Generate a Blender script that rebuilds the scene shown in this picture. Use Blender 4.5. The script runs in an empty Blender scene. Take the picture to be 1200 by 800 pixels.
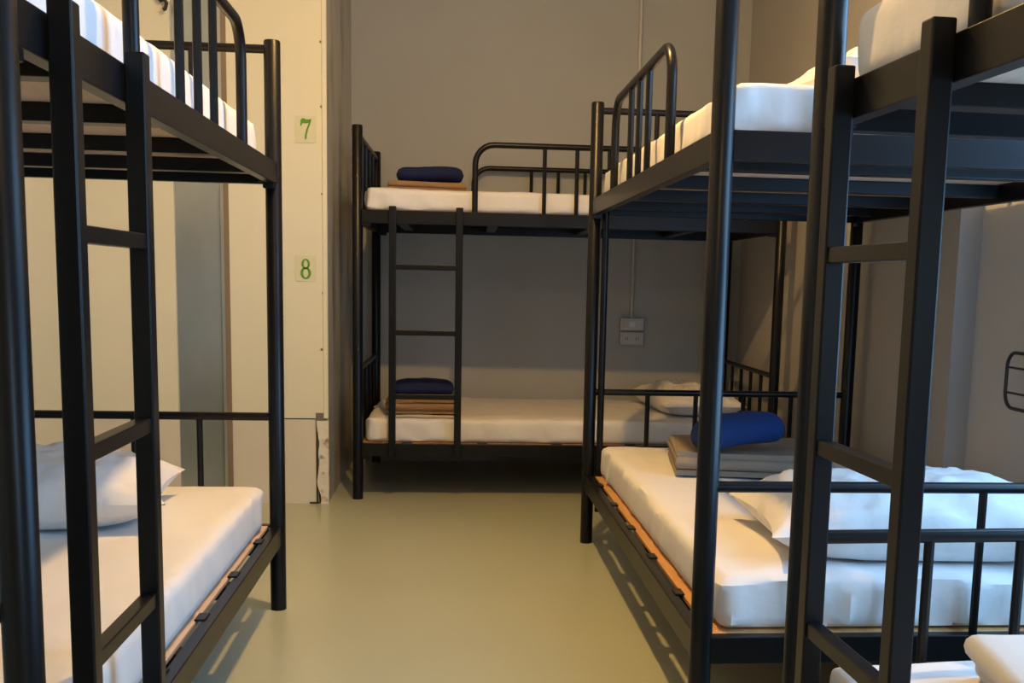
import bpy, bmesh, math, random
from mathutils import Vector, Matrix, noise
C = bpy.context.scene.collection
scn = bpy.context.scene
R = math.radians

# ------------------------------------------------------------ camera
F, CX, CY = 1267.67, 642.68, 503.61
EYE = 1.0246
yaw, pitch, roll = R(5.322), R(7.829), R(1.284)
cam_d = bpy.data.cameras.new('camera'); cam = bpy.data.objects.new('camera', cam_d); C.objects.link(cam)
r0 = Vector((math.cos(yaw), -math.sin(yaw), 0))
fw = Vector((math.sin(yaw)*math.cos(pitch), math.cos(yaw)*math.cos(pitch), -math.sin(pitch)))
d0 = -(r0.cross(fw))
rr = math.cos(roll)*r0 - math.sin(roll)*d0
dd = math.sin(roll)*r0 + math.cos(roll)*d0
m = Matrix((rr, -dd, -fw)).transposed().to_4x4(); m.translation = Vector((0, 0, EYE))
cam.matrix_world = m
cam_d.sensor_width = 36; cam_d.sensor_fit = 'HORIZONTAL'; cam_d.lens = F/1200*36
cam_d.shift_x = -(CX-600)/1200; cam_d.shift_y = (CY-400)/1200
cam_d.clip_start = 0.05
scn.camera = cam

# ------------------------------------------------------------ light and exposure
scn.view_settings.view_transform = 'Standard'; scn.view_settings.look = 'None'
scn.view_settings.gamma = 1; scn.view_settings.use_curve_mapping = False
scn.view_settings.exposure = 0.0
w = bpy.data.worlds.new('world'); scn.world = w; w.use_nodes = True
w.node_tree.nodes['Background'].inputs[0].default_value = (0.30, 0.45, 0.8, 1)
w.node_tree.nodes['Background'].inputs[1].default_value = 0.6
LAMP = (0.06, 2.85, 2.70)
LAMPS = ((LAMP, 82, 23), ((0.0, -0.25, 2.70), 17, 5))      # place, bulb watts, diffuser watts
LAMP_C = (1.0, 0.585, 0.19)
WIN_W, WIN_C = 24, (0.45, 0.72, 1.0)
SIDE_W, SIDE_C = 78, (0.30, 0.60, 1.0)

# ------------------------------------------------------------ helpers
def tag(o, label=None, cat=None, group=None, kind=None):
    if label: o['label'] = label
    if cat: o['category'] = cat
    if group: o['group'] = group
    if kind: o['kind'] = kind
    return o
def empty(name, loc, rz=0):
    o = bpy.data.objects.new(name, None); C.objects.link(o); o.location = loc; o.rotation_euler = (0, 0, rz)
    o.empty_display_size = .1
    return o
def obj(name, bm, mat, parent=None, smooth=False, loc=None, rz=0):
    bmesh.ops.recalc_face_normals(bm, faces=bm.faces)
    me = bpy.data.meshes.new(name); bm.to_mesh(me); bm.free()
    me.materials.append(mat)
    if smooth:
        for p in me.polygons: p.use_smooth = True
        try: me.set_sharp_from_angle(angle=R(42))
        except Exception: pass
    o = bpy.data.objects.new(name, me); C.objects.link(o)
    if parent: o.parent = parent
    if loc: o.location = loc
    if rz: o.rotation_euler = (0, 0, rz)
    return o
def add_box(bm, a, b, bevel=0.0):
    lo = [min(a[i], b[i]) for i in range(3)]; hi = [max(a[i], b[i]) for i in range(3)]
    r = bmesh.ops.create_cube(bm, size=1)
    for v in r['verts']:
        v.co = Vector([(lo[i]+hi[i])/2 + v.co[i]*(hi[i]-lo[i]) for i in range(3)])
    if bevel:
        es = set(e for v in r['verts'] for e in v.link_edges)
        bmesh.ops.bevel(bm, geom=list(es), offset=bevel, segments=2, affect='EDGES', profile=.5)
def add_tube(bm, pts, r, n=12, cap=True):
    pts = [Vector(p) for p in pts]; rings = []
    t0 = (pts[1]-pts[0]).normalized()
    up = Vector((0, 0, 1)) if abs(t0.z) < .9 else Vector((1, 0, 0))
    nrm = (up - t0*up.dot(t0)).normalized()
    for i, p in enumerate(pts):
        if i == 0: t = t0
        elif i == len(pts)-1: t = (pts[i]-pts[i-1]).normalized()
        else: t = ((pts[i]-pts[i-1]).normalized() + (pts[i+1]-pts[i]).normalized()).normalized()
        nrm = (nrm - t*nrm.dot(t)).normalized(); bn = t.cross(nrm)
        rad = r[i] if isinstance(r, (list, tuple)) else r
        rings.append([bm.verts.new(p + (nrm*math.cos(2*math.pi*k/n) + bn*math.sin(2*math.pi*k/n))*rad) for k in range(n)])
    for a, b in zip(rings, rings[1:]):
        for k in range(n): bm.faces.new((a[k], a[(k+1) % n], b[(k+1) % n], b[k]))
    if cap: bm.faces.new(rings[0]); bm.faces.new(rings[-1][::-1])
def nm(): return bmesh.new()

# ------------------------------------------------------------ materials
def mat(name, col, rough=.5, metal=0.0, bump=None, var=None, spec=.5, coat=0.0):
    m = bpy.data.materials.new(name); m.use_nodes = True
    nt = m.node_tree; b = nt.nodes['Principled BSDF']
    b.inputs['Base Color'].default_value = (*col, 1); b.inputs['Roughness'].default_value = rough
    b.inputs['Metallic'].default_value = metal; b.inputs['Specular IOR Level'].default_value = spec
    if coat: b.inputs['Coat Weight'].default_value = coat; b.inputs['Coat Roughness'].default_value = .15
    tc = nt.nodes.new('ShaderNodeTexCoord')
    if var:   # (scale, colour 2, contrast lo, hi, stretch)
        sc, c2, lo, hi = var[:4]
        mp = nt.nodes.new('ShaderNodeMapping'); nt.links.new(tc.outputs['Object'], mp.inputs[0])
        if len(var) > 4: mp.inputs['Scale'].default_value = var[4]
        n = nt.nodes.new('ShaderNodeTexNoise'); n.inputs['Scale'].default_value = sc; n.inputs['Detail'].default_value = 6
        nt.links.new(mp.outputs[0], n.inputs[0])
        rp = nt.nodes.new('ShaderNodeMapRange'); rp.inputs[1].default_value = lo; rp.inputs[2].default_value = hi
        nt.links.new(n.outputs[0], rp.inputs[0])
        mx = nt.nodes.new('ShaderNodeMix'); mx.data_type = 'RGBA'
        mx.inputs[6].default_value = (*col, 1); mx.inputs[7].default_value = (*c2, 1)
        nt.links.new(rp.outputs[0], mx.inputs[0]); nt.links.new(mx.outputs[2], b.inputs['Base Color'])
    if bump:  # (scale, strength, distance)
        n = nt.nodes.new('ShaderNodeTexNoise'); n.inputs['Scale'].default_value = bump[0]; n.inputs['Detail'].default_value = 5
        nt.links.new(tc.outputs['Object'], n.inputs[0])
        bp = nt.nodes.new('ShaderNodeBump'); bp.inputs['Strength'].default_value = bump[1]; bp.inputs['Distance'].default_value = bump[2]
        nt.links.new(n.outputs[0], bp.inputs['Height']); nt.links.new(bp.outputs[0], b.inputs['Normal'])
    return m
M = {}
M['black'] = mat('black_painted_steel', (.0045, .0045, .0055), .33, bump=(60, .03, .001), spec=.28)
M['floor'] = mat('grey_green_epoxy', (.45, .48, .37), .30, var=(1.3, (.42, .455, .355), .35, .7), bump=(3, .04, .01))
M['wall'] = mat('grey_wall_paint', (.44, .45, .43), .75, var=(2.0, (.41, .42, .40), .3, .7), bump=(40, .08, .003))
M['wallr'] = mat('grey_wall_paint_right', (.46, .45, .44), .7, var=(2.0, (.43, .42, .41), .3, .7), bump=(40, .08, .003))
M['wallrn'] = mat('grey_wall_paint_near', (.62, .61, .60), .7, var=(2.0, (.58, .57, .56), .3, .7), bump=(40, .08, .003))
M['cream'] = mat('cream_board', (.74, .715, .56), .6, var=(1.5, (.71, .685, .53), .3, .7), bump=(30, .05, .003))
M['creamlow'] = mat('cream_board_low', (.70, .65, .54), .6, var=(3, (.64, .59, .49), .3, .7))
M['return'] = mat('stained_grey_return', (.50, .47, .38), .55, var=(5, (.22, .20, .15), .5, .78, (1, 1, .35)), bump=(20, .1, .003))
M['steel'] = mat('blue_grey_steel', (.36, .41, .42), .24, metal=.6, var=(3, (.44, .48, .49), .45, .6, (1, 1, .4)))
M['steeledge'] = mat('steel_edge', (.45, .48, .48), .3, metal=.6)
M['trimbrown'] = mat('brown_strip', (.22, .165, .105), .5)
M['plaster'] = mat('chipped_plaster', (.70, .66, .55), .9, var=(25, (.30, .24, .16), .55, .68), bump=(25, .9, .01))
M['dark'] = mat('dark_gap', (.03, .025, .02), .9)
M['ceil'] = mat('ceiling_paint', (.55, .53, .48), .9)
M['sheet'] = mat('white_sheet', (.77, .76, .75), .85, bump=(9, .25, .02))
M['pillow'] = mat('white_pillowcase', (.78, .76, .74), .85, bump=(12, .35, .02))
M['pillow2'] = mat('cream_pillowcase', (.66, .58, .47), .85, bump=(12, .35, .02))
M['board'] = mat('orange_plywood', (.62, .34, .13), .6, var=(6, (.52, .27, .10), .35, .65, (8, 1, 1)))
M['boardpale'] = mat('pale_plywood', (.62, .46, .34), .6, var=(6, (.55, .40, .29), .35, .65, (8, 1, 1)))
M['tan'] = mat('tan_blanket', (.30, .185, .095), .95, bump=(140, .5, .004))
M['taupe'] = mat('taupe_blanket', (.26, .215, .165), .95, bump=(140, .5, .004))
M['ivory'] = mat('ivory_blanket', (.56, .56, .53), .95, bump=(90, .25, .002))
M['blue'] = mat('royal_blue_fleece', (.003, .032, .15), .9, bump=(90, .5, .004))
M['navy'] = mat('navy_fleece', (.003, .011, .07), .9, bump=(90, .5, .004))
M['paper'] = mat('pale_paper', (.66, .66, .46), .6)
M['green'] = mat('green_ink', (.10, .30, .010), .6)
M['plastic'] = mat('grey_white_plastic', (.56, .54, .50), .45)
M['white'] = mat('white_enamel', (.8, .8, .8), .4)
M['chrome'] = mat('zinc_bolt', (.6, .6, .6), .35, metal=.9)
M['wire'] = mat('dark_grey_wire', (.035, .035, .038), .4, metal=.3)
def emis(name, col, s):
    m = bpy.data.materials.new(name); m.use_nodes = True; nt = m.node_tree
    b = nt.nodes['Principled BSDF']; b.inputs['Base Color'].default_value = (*col, 1)
    b.inputs['Emission Color'].default_value = (*col, 1); b.inputs['Emission Strength'].default_value = s
    return m

# ------------------------------------------------------------ room
XL, XR, XN = -1.64, 1.645, 1.72      # left wall, right wall (far), right wall (near)
YP, YB, YR = 4.90, 6.10, -1.7        # partition, back wall, rear wall
XP, ZC = -.54, 2.80
T = .12
def struct(name, bm, m): return tag(obj(name, bm, m), kind='structure')
b = nm(); add_box(b, (XL-T, YR-T, -.1), (XN+T, YB+T, 0)); struct('floor', b, M['floor'])
b = nm(); add_box(b, (XL-T, YR-T, ZC), (XN+T, YB+T, ZC+.1)); struct('ceiling', b, M['ceil'])
b = nm(); add_box(b, (XL-T, YR, 0), (XL, YP, ZC)); struct('wall_left', b, M['cream'])
b = nm(); add_box(b, (XP, YB, 0), (XN+T, YB+T, ZC)); struct('wall_back', b, M['wall'])
b = nm(); add_box(b, (XR, 3.43, 0), (XN+T, YB, ZC)); struct('wall_right', b, M['wallr'])
SY0, SY1, SZ0, SZ1 = .95, 2.45, .60, 2.30
b = nm()
add_box(b, (XN, YR, 0), (XN+T, SY0, ZC)); add_box(b, (XN, SY1, 0), (XN+T, 3.43, ZC))
add_box(b, (XN, SY0, 0), (XN+T, SY1, SZ0)); add_box(b, (XN, SY0, SZ1), (XN+T, SY1, ZC))
struct('wall_right_near', b, M['wallrn'])
b = nm()
for y0_, z0_, y1_, z1_ in ((SY0, SZ0, SY1, SZ0+.05), (SY0, SZ1-.05, SY1, SZ1), (SY0, SZ0+.05, SY0+.05, SZ1-.05), (SY1-.05, SZ0+.05, SY1, SZ1-.05), ((SY0+SY1)/2-.02, SZ0+.05, (SY0+SY1)/2+.02, SZ1-.05)):
    add_box(b, (XN+.05, y0_, z0_), (XN+.09, y1_, z1_), .004)
struct('window_2', b, M['white'])
# rear wall with the window opening the daylight comes through
WX0, WX1, WZ0, WZ1 = .85, 1.62, .85, 2.15
b = nm()
add_box(b, (XL-T, YR-T, 0), (WX0, YR, ZC)); add_box(b, (WX1, YR-T, 0), (XN+T, YR, ZC))
add_box(b, (WX0, YR-T, 0), (WX1, YR, WZ0)); add_box(b, (WX0, YR-T, WZ1), (WX1, YR, ZC))
struct('wall_rear', b, M['wall'])
b = nm()
for a, c in (((WX0, WZ0), (WX1, WZ0+.05)), ((WX0, WZ1-.05), (WX1, WZ1)), ((WX0, WZ0+.05), (WX0+.05, WZ1-.05)), ((WX1-.05, WZ0+.05), (WX1, WZ1-.05)), (((WX0+WX1)/2-.02, WZ0+.05), ((WX0+WX1)/2+.02, WZ1-.05))):
    add_box(b, (a[0], YR-.08, a[1]), (c[0], YR-.03, c[1]), .004)
wf = struct('window_1', b, M['white'])
# partition (two boards, a return, the steel post between)
CX0, CX1 = -1.195, -.962
b = nm(); add_box(b, (XL-T, YP, .39), (CX0, YP+.1, ZC)); add_box(b, (CX1, YP, .39), (XP-.02, YP+.1, ZC))
struct('wall_partition', b, M['cream'])
b = nm(); add_box(b, (XL-T, YP+.004, 0), (CX0, YP+.1, .384)); add_box(b, (CX1, YP+.004, 0), (XP-.045, YP+.1, .384))
struct('wall_partition_base', b, M['creamlow'])
b = nm(); add_box(b, (XL-T, YP+.012, .384), (CX0, YP+.1, .39)); add_box(b, (CX1, YP+.012, .384), (XP-.02, YP+.1, .39))
struct('trim_joint', b, M['dark'])
b = nm(); add_box(b, (XP-.1, YP+.1, 0), (XP, YB+T, ZC)); add_box(b, (XP-.012, YP+.01, 0), (XP, YP+.1, ZC)); struct('wall_return', b, M['return'])
b = nm(); add_box(b, (XP-.02, YP-.006, .39), (XP+.001, YP+.012, ZC), .003); struct('trim_corner', b, M['cream'])
# chipped lower corner: an irregular strip of broken plaster
b = nm(); random.seed(3)
zs = [i*.02 for i in range(20)]
L_ = []; R_ = []
for z in zs:
    e = .018*noise.noise(Vector((z*14, 1.3, 0))) + .006*noise.noise(Vector((z*50, 4, 0)))
    L_.append((b.verts.new((XP-.043+e, YP-.006, z)), b.verts.new((XP-.048+e, YP+.03, z))))
    R_.append((b.verts.new((XP+.001, YP-.006, z)), b.verts.new((XP+.001, YP+.03, z))))
for i in range(len(zs)-1):
    b.faces.new((L_[i][0], R_[i][0], R_[i+1][0], L_[i+1][0])); b.faces.new((L_[i][1], L_[i][0], L_[i+1][0], L_[i+1][1]))
    b.faces.new((R_[i][0], R_[i][1], R_[i+1][1], R_[i+1][0])); b.faces.new((L_[i][1], L_[i+1][1], R_[i+1][1], R_[i][1]))
b.faces.new((L_[0][0], L_[0][1], R_[0][1], R_[0][0])); b.faces.new((L_[-1][0], R_[-1][0], R_[-1][1], L_[-1][1]))
struct('trim_chipped_corner', b, M['plaster'])
b = nm()
add_box(b, (XP-.055, YP-.004, .33), (XP-.018, YP+.02, .415)); struct('trim_corner_notch', b, mat('dull_metal_notch', (.16, .14, .11), .6))
b = nm(); add_box(b, (XP-.085, YP-.004, .0), (XP-.044, YP+.02, .007)); add_box(b, (XP-.054, YP-.003, .0), (XP-.046, YP+.02, .33)); struct('trim_corner_crack', b, M['dark'])
# steel post in the partition
b = nm(); add_box(b, (CX0, YP+.02, 0), (CX1-.022, YP+.1, ZC)); struct('trim_steel_post', b, M['steel'])
b = nm(); add_box(b, (CX1-.036, YP+.002, 0), (CX1-.022, YP+.02, ZC)); struct('trim_steel_edge', b, M['steeledge'])
b = nm(); add_box(b, (CX1-.022, YP-.002, 0), (CX1, YP+.1, ZC)); struct('trim_brown_strip', b, M['trimbrown'])

# screws on the cream board
for i, (z, x) in enumerate(((2.02, -.563), (1.38, -.560), (.95, -.558), (.70, -.567), (1.75, -.562))):
    b = nm(); add_tube(b, [(x, YP-.003, z), (x, YP+.001, z)], .006, 8)
    tag(obj('screw_head', b, M['trimbrown'], smooth=True), 'small brown screw heads down the edge of the cream board', 'screw', 'screw heads on the cream board')

# ------------------------------------------------------------ lamp and window light
for (lp, bw, dw), lab in zip(LAMPS, ('round white ceiling lamp above the aisle before the back bunk', 'round white ceiling lamp nearest the window wall, behind the viewer')):
    lt = empty('ceiling_light', (lp[0], lp[1], ZC)); tag(lt, lab, 'lamp', 'ceiling lamps over the aisle')
    b = nm(); add_tube(b, [(0, 0, 0), (0, 0, -.035)], .09, 24); obj('base', b, M['white'], lt, True)
    ld = bpy.data.lights.new('bulb', 'POINT'); ld.energy = bw; ld.color = LAMP_C; ld.shadow_soft_size = .032
    lo = bpy.data.objects.new('bulb', ld); C.objects.link(lo); lo.parent = lt; lo.location = (0, 0, lp[2]-ZC)
    ld = bpy.data.lights.new('diffuser', 'AREA'); ld.shape = 'DISK'; ld.size = .09; ld.energy = dw; ld.color = LAMP_C
    lo = bpy.data.objects.new('diffuser', ld); C.objects.link(lo); lo.parent = lt; lo.location = (0, 0, lp[2]-ZC-.01)
wd = bpy.data.lights.new('window_daylight', 'AREA'); wd.shape = 'RECTANGLE'; wd.size = WX1-WX0-.12; wd.size_y = WZ1-WZ0-.12
wd.energy = WIN_W; wd.color = WIN_C
wo = bpy.data.objects.new('window_daylight', wd); C.objects.link(wo)
wo.location = ((WX0+WX1)/2, YR-.01, (WZ0+WZ1)/2)
wo.rotation_euler = Vector((0, 1, 0)).to_track_quat('-Z', 'Z').to_euler()

wd = bpy.data.lights.new('side_daylight', 'AREA'); wd.shape = 'RECTANGLE'; wd.size = SY1-SY0-.12; wd.size_y = SZ1-SZ0-.12
wd.energy = SIDE_W; wd.color = SIDE_C
wo = bpy.data.objects.new('side_daylight', wd); C.objects.link(wo)
wo.location = (XN+.03, (SY0+SY1)/2, (SZ0+SZ1)/2)
wo.rotation_euler = Vector((-1, 0, 0)).to_track_quat('-Z', 'Y').to_euler()

# ------------------------------------------------------------ bunk beds
LEN, WID = 1.95, 1.032
PH = 1.695
def bunk(label, kind, loc, rz, ladder, wid=WID, zend=.60, guard=(.47, 1.405), rung_dz=0, stiff=False, pale=False, dz=0.0, zlo=.25, zg=1.622):
    """kind picks how local u (length) and v (width) lie in the root's frame"""
    if kind == 'B': mp = lambda u, v, z: (u, v, z)
    elif kind == 'A': mp = lambda u, v, z: (-v, -u, z)
    else: mp = lambda u, v, z: (v, -u, z)
    root = empty('bunk_bed', (loc[0], loc[1], 0), rz); tag(root, label, 'bunk bed', 'black metal bunk beds')
    bk = M['black']
    def tube(name, pts, r, parent=root, n=12):
        b = nm(); add_tube(b, [mp(*p) for p in pts], r, n); return obj(name, b, bk, parent, True)
    def box(name, a, c, parent=root, m=bk, bev=.002):
        b = nm(); add_box(b, mp(*a), mp(*c), bev); return obj(name, b, m, parent)
    zup = 1.306 + dz
    for u in (0, LEN):
        for v in (0, wid):
            b = nm()
            add_tube(b, [mp(u, v, 0), mp(u, v, PH-.004), mp(u, v, PH)], [.024, .024, .021], 20)
            p = obj('post', b, bk, root, True)
            su = 1 if u == 0 else -1; sv = 1 if v == 0 else -1
            for zz in (zup, zlo):     # a bolted corner bracket at each deck
                g = nm(); add_box(g, mp(u+su*.018, v-.010, zz-.045), mp(u+su*.058, v+.022 if sv > 0 else v-.022, zz+.027), .002)
                br = obj('corner_bracket', g, bk, p)
                for dzb in (-.02, .02):
                    g = nm(); add_tube(g, [mp(u+su*.02, v+sv*.04, zz+dzb), mp(u+su*.02, v+sv*.02, zz+dzb)], .006, 8)
                    obj('bolt', g, bk, p, True)
    if stiff:
        tube('inner_tube', [(.024, .040, .13), (.024, .040, zup+.04)], .013)
    for zz in (zlo, zup):
        lower = zz < 1
        h = .030
        for v in (0, wid):
            box('side_rail', (.02, v-.014, zz-h), (LEN-.02, v+.014, zz+h))
        for u in (0, LEN):
            box('end_beam', (u-.014, .02, zz-h), (u+.014, wid-.02, zz+h))
        for u in (.18, .62, 1.11, 1.60):
            box('slat', (u-.025, .012, zz-.016), (u+.025, wid-.012, zz+.019))
        box('deck_board', (.016, .027, zz+.0195), (LEN-.016, wid-.027, zz+.0285), m=(M['boardpale'] if pale else M['board']) if lower else M['boardpale'], bev=0)
        if lower:
            for k in range(5):      # black clips between rail and board
                u = .20 + k*.35
                box('rail_clip', (u, .006, zz+.0286), (u+.05, .030, zz+.0335))
    for u in (0, LEN):
        for ze, zb in ((zend, zlo), (1.664+dz*.5, zup)):
            r = tube('end_rail', [(u, .02, ze), (u, wid-.02, ze)], .0125)
            for k in range(4):
                v = .228 + k*(wid-.456)/3
                tube('bar', [(u, v, zb+.02), (u, v, ze)], .0095, r, 8)
    g1, g2 = guard
    for v in (0, wid):
        rad = .085; pts = [(g1, v, zup+.02)]
        for k in range(7):
            a = k/6*math.pi/2; pts.append((g1+rad-rad*math.cos(a), v, zg-rad+rad*math.sin(a)))
        for k in range(7):
            a = k/6*math.pi/2; pts.append((g2-rad+rad*math.sin(a), v, zg-rad+rad*math.cos(a)))
        pts.append((g2, v, zup+.02))
        g = tube('guard_rail', pts, .0135, n=14)
        for f in (.34, .50, .66):
            u = g1 + f*(g2-g1)
            tube('bar', [(u, v, zup+.02), (u, v, zg)], .0095, g, 8)
    if ladder:
        l1, l2 = ladder; v = -.033
        b = nm()
        for u in (l1, l2): add_box(b, mp(u-.016, v-.016, zlo-.03), mp(u+.016, v+.016, 1.352+dz), .003)
        ld = obj('ladder', b, bk, root)
        for z in (.485, .778, 1.073):
            z += rung_dz
            box('rung', (l1+.014, v-.012, z-.012), (l2-.014, v+.012, z+.012), ld)
    return root, mp

bedA, mpA = bunk('black metal bunk bed on the left in front of the cream wall', 'A', (-.5193, 3.3088), R(-.255), (1.4965, 1.820), dz=.012, pale=True, zlo=.237, zg=1.634)
bedB, mpB = bunk('black metal bunk bed standing crosswise along the back wall', 'B', (-.4183, 5.016), R(-.838), (.1596, .4593), guard=(.527, 1.45), rung_dz=.0, dz=-.010, zlo=.233, zg=1.626)
bedC, mpC = bunk('black metal bunk bed on the right reaching the back bunk, no ladder facing the aisle', 'C', (.5482, 4.1682), 0, None, stiff=True, zlo=.243)
bedD, mpD = bunk('nearest black metal bunk bed on the right, with a ladder, cut off by the frame', 'C', (.6086, 1.7646), R(2.2), (.132, .434), wid=.97)

# ------------------------------------------------------------ bedding
def rounded_block(sx, sy, sz, r, step, seed, wrinkle=.004, sidew=.004, sag=0.0):
    """cloth covered block, base centre at origin"""
    nx = max(2, int(sx/step)); ny = max(2, int(sy/step)); nz = 8
    bm = nm(); vs = {}
    def P(i, j, k):
        key = (i, j, k)
        if key in vs: return vs[key]
        x = (i/nx-.5)*sx; y = (j/ny-.5)*sy; z = (k/nz)*sz
        c = Vector((max(-sx/2+r, min(sx/2-r, x)), max(-sy/2+r, min(sy/2-r, y)), max(r, min(sz-r, z))))
        d = Vector((x, y, z))-c
        m_ = max(abs(d.x), abs(d.y), abs(d.z))
        n_ = d.normalized() if d.length > 1e-9 else Vector((0, 0, 1))
        p = c + n_*m_ if d.length > 1e-9 else Vector((x, y, z))
        side = max(0, 1-abs(n_.z)) if (i in (0, nx) or j in (0, ny)) else 0
        s = Vector((seed*7.3, seed*3.1, 0))
        if k == nz:
            p.z += wrinkle*(noise.noise(Vector((p.x*3, p.y*5, 0))+s)*1.2 + .5*noise.noise(Vector((p.x*11+p.y*7, p.y*9-p.x*6, 1))+s))
            e = min(1, min(p.x+sx/2, sx/2-p.x, p.y+sy/2, sy/2-p.y)/.15); p.z += sag*(e-1)
        if side > .3 and 0 < k:
            t = p.x + p.y
            q = noise.noise(Vector((t*16 + p.z*9, t*4, p.z*6))+s) + .6*noise.noise(Vector((t*40, p.z*4, 3))+s)
            ends = 1 + 1.5*max(0, 1-(sx/2-abs(p.x))/.30)
            p += Vector((n_.x, n_.y, 0))*sidew*q*ends*.7
        vs[key] = bm.verts.new(p); return vs[key]
    for i in range(nx):
        for j in range(ny):
            bm.faces.new((P(i, j, nz), P(i+1, j, nz), P(i+1, j+1, nz), P(i, j+1, nz)))
            bm.faces.new((P(i, j, 0), P(i, j+1, 0), P(i+1, j+1, 0), P(i+1, j, 0)))
        for k in range(nz):
            bm.faces.new((P(i, 0, k), P(i+1, 0, k), P(i+1, 0, k+1), P(i, 0, k+1)))
            bm.faces.new((P(i, ny, k), P(i, ny, k+1), P(i+1, ny, k+1), P(i+1, ny, k)))
    for j in range(ny):
        for k in range(nz):
            bm.faces.new((P(0, j, k), P(0, j, k+1), P(0, j+1, k+1), P(0, j+1, k)))
            bm.faces.new((P(nx, j, k), P(nx, j+1, k), P(nx, j+1, k+1), P(nx, j, k+1)))
    return bm
def on_bed(root, mp, u, v, z):
    a = root.rotation_euler.z; x, y, zz = mp(u, v, z)
    return (root.location.x + x*math.cos(a)-y*math.sin(a), root.location.y + x*math.sin(a)+y*math.cos(a), zz)
ZL, ZU = .280, 1.336      # tops of the two deck boards
def mattress(bed, mp, z, label, seed, along, wid=WID, h=.112, u0=.035, u1=.035, vin=.042, r=.022, sw=.009):
    ln = LEN-u0-u1; wd_ = wid-vin-.03
    bm = rounded_block(ln, wd_, h, r, .022, seed, wrinkle=.006, sidew=sw)
    x, y, zz = on_bed(bed, mp, u0+ln/2, vin+wd_/2, z)
    o = obj('mattress', bm, M['sheet'], smooth=True, loc=(x, y, zz), rz=bed.rotation_euler.z + (0 if along == 'x' else math.pi/2))
    return tag(o, label, 'mattress', 'white sheeted mattresses')
mattress(bedA, mpA, .267, 'white sheeted mattress on the lower deck of the left bunk', 1, 'y', h=.125, u0=.022, vin=.034, sw=.006)
mattress(bedA, mpA, ZU+.012, 'white sheeted mattress on the upper deck of the left bunk', 2, 'y', sw=.005)
mattress(bedB, mpB, .263, 'white sheeted mattress on the lower deck of the back wall bunk', 3, 'x', vin=.030, sw=.012)
mattress(bedB, mpB, ZU-.010, 'white sheeted mattress on the upper deck of the back wall bunk', 4, 'x', vin=.022, h=.098)
mattress(bedC, mpC, .273, 'white sheeted mattress on the lower deck of the ladderless right bunk', 5, 'y', h=.119, u1=.030, vin=.048, sw=.010)
mattress(bedC, mpC, ZU, 'white sheeted mattress on the upper deck of the ladderless right bunk', 6, 'y', vin=.027, h=.104, sw=.010)
mattress(bedD, mpD, ZL, 'white sheeted mattress on the lower deck of the nearest right bunk', 7, 'y', wid=.97)
mattress(bedD, mpD, ZU, 'white sheeted mattress on the upper deck of the nearest right bunk', 8, 'y', wid=.97, vin=.0205, u0=.028, h=.125, r=.030, sw=.006)

def pillow(loc, sx, sy, h, rz, label, seed, m=None, tilt=(0, 0)):
    bm = nm(); nx, ny = 44, 32; T_, B_ = {}, {}
    for i in range(nx+1):
        for j in range(ny+1):
            a = i/nx*2-1; c = j/ny*2-1
            px = a*(1-.10*(1-abs(a)**2.0)*0 - .09*(1-c*c)*abs(a)**3); py = c*(1-.11*(1-a*a)*abs(c)**3)
            th = (max(0, 1-abs(a)**2.6)*max(0, 1-abs(c)**2.6))**.55
            s = Vector((seed*5.1, seed*2.7, 0))
            wr = .018*noise.noise(Vector((a*3.5+c*2, c*3.5, .5))+s) + .009*noise.noise(Vector((a*6+c*9, c*3-a*4, 7))+s) + .008*noise.noise(Vector((a*8-c*5, c*8+a*4, 2))+s)
            x, y = px*sx/2, py*sy/2
            zt = h*.40 + h*.60*th + wr*min(1, th*1.6)*1.1
            zb = h*.40 - h*.40*min(1, th*1.5)
            T_[i, j] = bm.verts.new((x, y, zt)); B_[i, j] = bm.verts.new((x, y, zb)) if 0 < i < nx and 0 < j < ny else T_[i, j]
    for i in range(nx):
        for j in range(ny):
            bm.faces.new((T_[i, j], T_[i+1, j], T_[i+1, j+1], T_[i, j+1]))
            q = [B_[i, j], B_[i, j+1], B_[i+1, j+1], B_[i+1, j]]
            bm.faces.new(q)
    o = obj('pillow', bm, m or M['pillow'], smooth=True, loc=loc)
    o.rotation_euler = (tilt[0], tilt[1], rz)
    return tag(o, label, 'pillow', 'white pillows')
MT, MTU = ZL+.120, ZU+.120
MB, MBU = .383, 1.432
pillow((-1.10, 2.83, MT), .78, .50, .17, R(8), 'plump white pillow on the lower left bunk', 1)
pillow((1.135, 2.545, MT), .80, .52, .17, R(-3), 'crumpled white pillow at the near end of the lower ladderless right bunk', 2)
pillow((1.22, 5.50, MB), .42, .78, .13, R(4), 'cream white pillow at the right end of the lower back bunk', 3)
pillow((1.16, 2.52, MTU-.008), .72, .46, .13, R(4), 'cream white pillow on the upper deck of the ladderless right bunk', 4)

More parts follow.
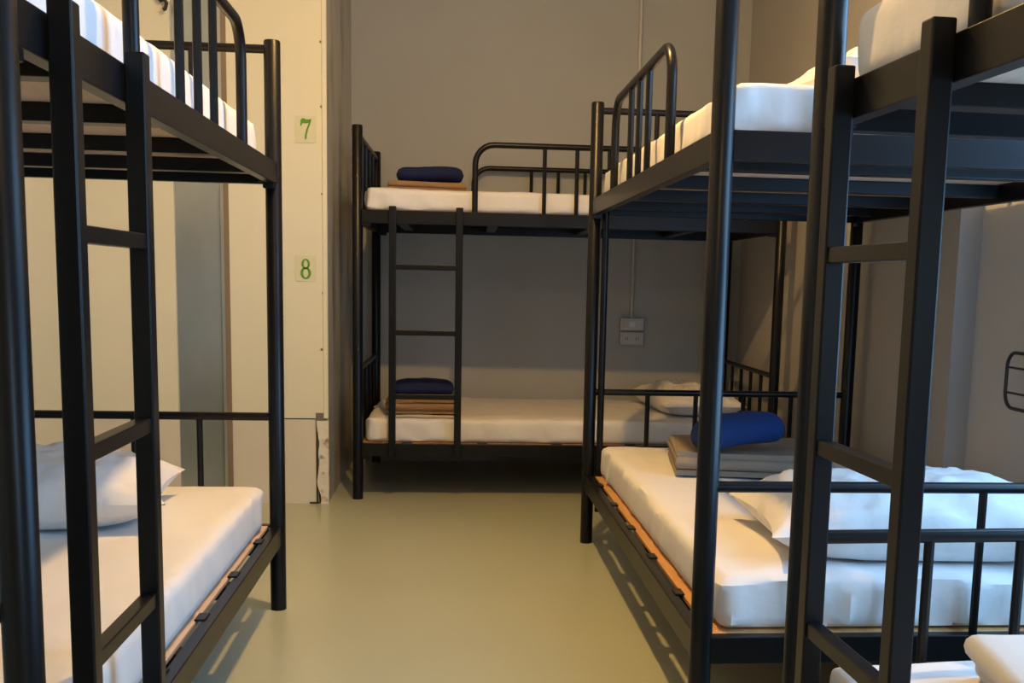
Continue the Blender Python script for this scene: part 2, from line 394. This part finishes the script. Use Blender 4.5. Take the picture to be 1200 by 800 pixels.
def folded_blanket(loc, w_, d_, layers, t, rz, label, m, seed, taper=0.0):
    """serpentine fold: profile in the d-z plane swept along w"""
    path = []
    for k in range(layers):
        z = t/2 + k*t
        xs = [(-d_/2 + t/2) + (d_-t)*i/12 for i in range(13)]
        if k % 2: xs = xs[::-1]
        for x in xs:
            path.append(Vector((x*(1-taper*k*.05), 0, z)))
        if k < layers-1:
            ex = path[-1].x; sg = 1 if ex > 0 else -1
            for a in (-60, -30, 0, 30, 60): path.append(Vector((ex + sg*t*.5*math.cos(R(a)), 0, z+t/2+t/2*math.sin(R(a)))))
    hw = t*.47; nseg = 14; bm = nm(); prev = None; rings = []
    for s_ in range(nseg+1):
        y = (-.5, -.492, -.475)[s_]*w_ if s_ < 3 else ((.475, .492, .5)[s_-nseg+2]*w_ if s_ > nseg-3 else (-.475+.95*(s_-2)/(nseg-4))*w_)
        up, dn = [], []
        for i, p in enumerate(path):
            a = path[max(0, i-1)]; c = path[min(len(path)-1, i+1)]
            tg = (c-a).normalized(); n_ = Vector((-tg.z, 0, tg.x))
            ed = hw*(.45 if s_ in (0, nseg) else (.85 if s_ in (1, nseg-1) else 1))
            layer = p.z/t
            off = .010*noise.noise(Vector((layer*1.7, seed, 0))) * (1 if s_ > nseg/2 else -1)
            wz = .010*noise.noise(Vector((p.x*6+seed, y*6, layer*.35)))*(layer/layers)
            q = Vector((p.x, y+off, p.z+wz))
            up.append(bm.verts.new(q+n_*ed)); dn.append(bm.verts.new(q-n_*ed))
        rings.append(up+dn[::-1])
    n = len(rings[0])
    for a, c in zip(rings, rings[1:]):
        for k in range(n): bm.faces.new((a[k], a[(k+1) % n], c[(k+1) % n], c[k]))
    half = n//2
    for rg in (rings[0], rings[-1]):
        for k in range(half-1): bm.faces.new((rg[k], rg[k+1], rg[n-2-k], rg[n-1-k]))
    o = obj('folded_blanket', bm, m, smooth=True, loc=loc, rz=rz)
    return tag(o, label, 'blanket', 'folded blankets')
def roll(loc, ln, ry, rz_, ang, label, m, seed, tilt=0.0, name='rolled_blanket', grp='blue rolled blankets'):
    bm = nm(); n, ns = 40, 34; rings = []
    for s_ in range(ns+1):
        f = s_/ns*2-1
        e = max(0.0, 1-abs(f)**7)**.5
        e = .12+.88*e if 0 < s_ < ns else .12
        ring = []
        for k in range(n):
            a = 2*math.pi*k/n
            x = f*ln/2
            d = 1 + .07*noise.noise(Vector((f*2.2+seed*9, math.cos(a)*1.2, math.sin(a)*1.2))) + .03*noise.noise(Vector((f*7, math.cos(a)*3+seed, math.sin(a)*3)))
            if abs(a-.9) < .12: d -= .06        # the loose edge of the roll
            y = math.cos(a)*ry*e*d; z = math.sin(a)*rz_*e*d
            z = max(z, -rz_*.80)
            z += .10*rz_*(math.sin(f*2.6+seed)+1)
            ring.append(bm.verts.new((x, y, z+rz_*.86)))
        rings.append(ring)
    for a, c in zip(rings, rings[1:]):
        for k in range(n): bm.faces.new((a[k], a[(k+1) % n], c[(k+1) % n], c[k]))
    bm.faces.new(rings[0][::-1]); bm.faces.new(rings[-1])
    o = obj(name, bm, m, smooth=True, loc=loc, rz=ang)
    o.rotation_euler = (0, -tilt, ang)
    return tag(o, label, 'blanket', grp)
# upper back bunk
folded_blanket((-.115, 5.34, MBU), .36, .30, 3, .014, R(90+2), 'tan folded blanket on the upper back bunk under a blue roll', M['tan'], 1)
roll((-.10, 5.33, MBU+.043), .32, .085, .040, R(2), 'flattened dark blue rolled blanket on the upper back bunk', M['navy'], .3)
# lower back bunk
folded_blanket((-.13, 5.33, MB), .34, .34, 4, .017, R(90), 'tan folded blanket on the lower back bunk behind the ladder', M['tan'], 2)
roll((-.125, 5.30, MB+.070), .30, .09, .044, R(-1), 'dark blue rolled blanket on the lower back bunk behind the ladder', M['navy'], 1.4)
# lower right bunk
folded_blanket((1.02, 3.62, MT), .50, .42, 4, .020, R(90-8), 'taupe folded blanket at the far end of the lower ladderless right bunk', M['taupe'], 3)
roll((.965, 3.50, MT+.092), .32, .080, .056, R(16), 'bright blue rolled blanket on the taupe blanket of the right bunk', M['blue'], 2.2, tilt=R(7))
# nearest right bunk
folded_blanket((1.055, 1.44, MT), .34, .46, 3, .024, R(-10), 'ivory folded blanket on the lower deck of the nearest right bunk', M['ivory'], 4)

# ------------------------------------------------------------ small things on the walls
def card(x0, x1, z0, z1, label, digit):
    root = empty('number_card', ((x0+x1)/2, YP, z0)); tag(root, label, 'sign')
    w_, h_ = x1-x0, z1-z0
    b = nm(); add_box(b, (-w_/2, -.0025, 0), (w_/2, 0, h_)); obj('card', b, M['paper'], root)
    b = nm(); y0, y1 = -.0045, -.0024
    def poly(pts):
        f = [b.verts.new((x*w_, y0, z*h_)) for x, z in pts]; g = [b.verts.new((x*w_, y1, z*h_)) for x, z in pts]
        b.faces.new(f); b.faces.new(g[::-1])
        for k in range(len(pts)): b.faces.new((f[k], g[k], g[(k+1) % len(pts)], f[(k+1) % len(pts)]))
    if digit == '7':
        poly([(-.24, .62), (-.19, .62), (-.15, .72), (.08, .72), (.26, .80), (.26, .90), (.20, .87), (.02, .86), (-.05, .90), (-.15, .90), (-.22, .84)])
        poly([(.16, .78), (.26, .82), (.20, .66), (.12, .50), (.06, .30), (.05, .16), (-.04, .12), (-.03, .30), (.04, .50), (.12, .66)])
    else:
        def ring(cx, cz, rx, rz, tx, tz):
            n = 22
            o_ = [(cx+rx*math.cos(2*math.pi*k/n), cz+rz*math.sin(2*math.pi*k/n)) for k in range(n)]
            i_ = [(cx+(rx-tx)*math.cos(2*math.pi*k/n), cz+(rz-tz)*math.sin(2*math.pi*k/n)) for k in range(n)]
            for k in range(n):
                k2 = (k+1) % n; poly([o_[k], o_[k2], i_[k2], i_[k]])
        ring(0, .67, .20, .20, .105, .05); ring(0, .32, .25, .23, .13, .055)
    obj('digit', b, M['green'], root)
card(-.676, -.584, 1.595, 1.710, 'upper small pale card, a green seven printed on it, on the cream wall', '7')
card(-.680, -.588, 1.000, 1.113, 'lower small pale card, a green eight printed on it, on the cream wall', '8')

cd = nm(); add_tube(cd, [(1.025, YB-.010, .83), (1.025, YB-.010, ZC)], .010, 10)
tag(obj('conduit_pipe', cd, M['plastic'], smooth=True), 'thin vertical conduit pipe down the back wall to the socket boxes', 'pipe')
for z0, z1, lab in ((.757, .828, 'upper of the two grey white socket boxes on the back wall, under the conduit'), (.676, .750, 'lower of the two grey white socket boxes on the back wall')):
    s = empty('socket_box', (1.027, YB, z0)); tag(s, lab, 'socket', 'socket boxes on the back wall')
    h = z1-z0
    b = nm(); add_box(b, (-.066, -.036, 0), (.066, 0, h), .004); obj('box', b, M['plastic'], s)
    b = nm(); add_box(b, (-.056, -.041, .009), (.056, -.034, h-.009), .002); fp = obj('face_plate', b, M['plastic'], s)
    if z0 > .7:
        b = nm(); add_box(b, (-.016, -.047, h*.3), (.016, -.040, h*.7), .002); obj('switch', b, M['white'], fp)
    else:
        b = nm()
        for dx in (-.03, .03):
            for q in (-.006, .006): add_box(b, (dx+q-.0015, -.0415, h*.4), (dx+q+.0015, -.0395, h*.62))
        obj('slots', b, M['dark'], fp)

# hook on the cream wall
b = nm(); add_tube(b, [(-1.235, YP, 2.175), (-1.235, YP-.02, 2.172), (-1.222, YP-.024, 2.155), (-1.205, YP-.026, 2.160), (-1.197, YP-.027, 2.145), (-1.203, YP-.028, 2.122), (-1.212, YP-.030, 2.118)], .008, 10)
tag(obj('wall_hook', b, M['dark'], smooth=True), 'small dark hook high on the cream wall above the left bunk', 'hook')

# wire rack on the right wall
wr = empty('wire_rack', (XN, 3.09, .68)); tag(wr, 'dark wire rack with rounded corners on the grey right wall', 'rack')
b = nm(); pts = []
hw, z0, z1, rd = .17, 0.0, .165, .045
for cx, cz, a0 in ((-hw+rd, z1-rd, 180), (hw-rd, z1-rd, 90), (hw-rd, z0+rd, 0), (-hw+rd, z0+rd, -90)):
    for k in range(7):
        a = R(a0-k*15); pts.append((-.05, -(cx+rd*math.cos(a)) - hw+.02, cz+rd*math.sin(a)))
pts.append(pts[0]); add_tube(b, pts, .0055, 8, cap=False); obj('frame', b, M['wire'], wr, True)
for z in (.045, .12):
    b = nm(); add_tube(b, [(-.05, .02-.002, z), (-.05, -2*hw+.022, z)], .0035, 8); obj('wire', b, M['wire'], wr, True)
for y in (-.08, -.24):
    b = nm(); add_tube(b, [(-.05, y, .16), (0, y, .16)], .005, 8); obj('bracket', b, M['wire'], wr, True)
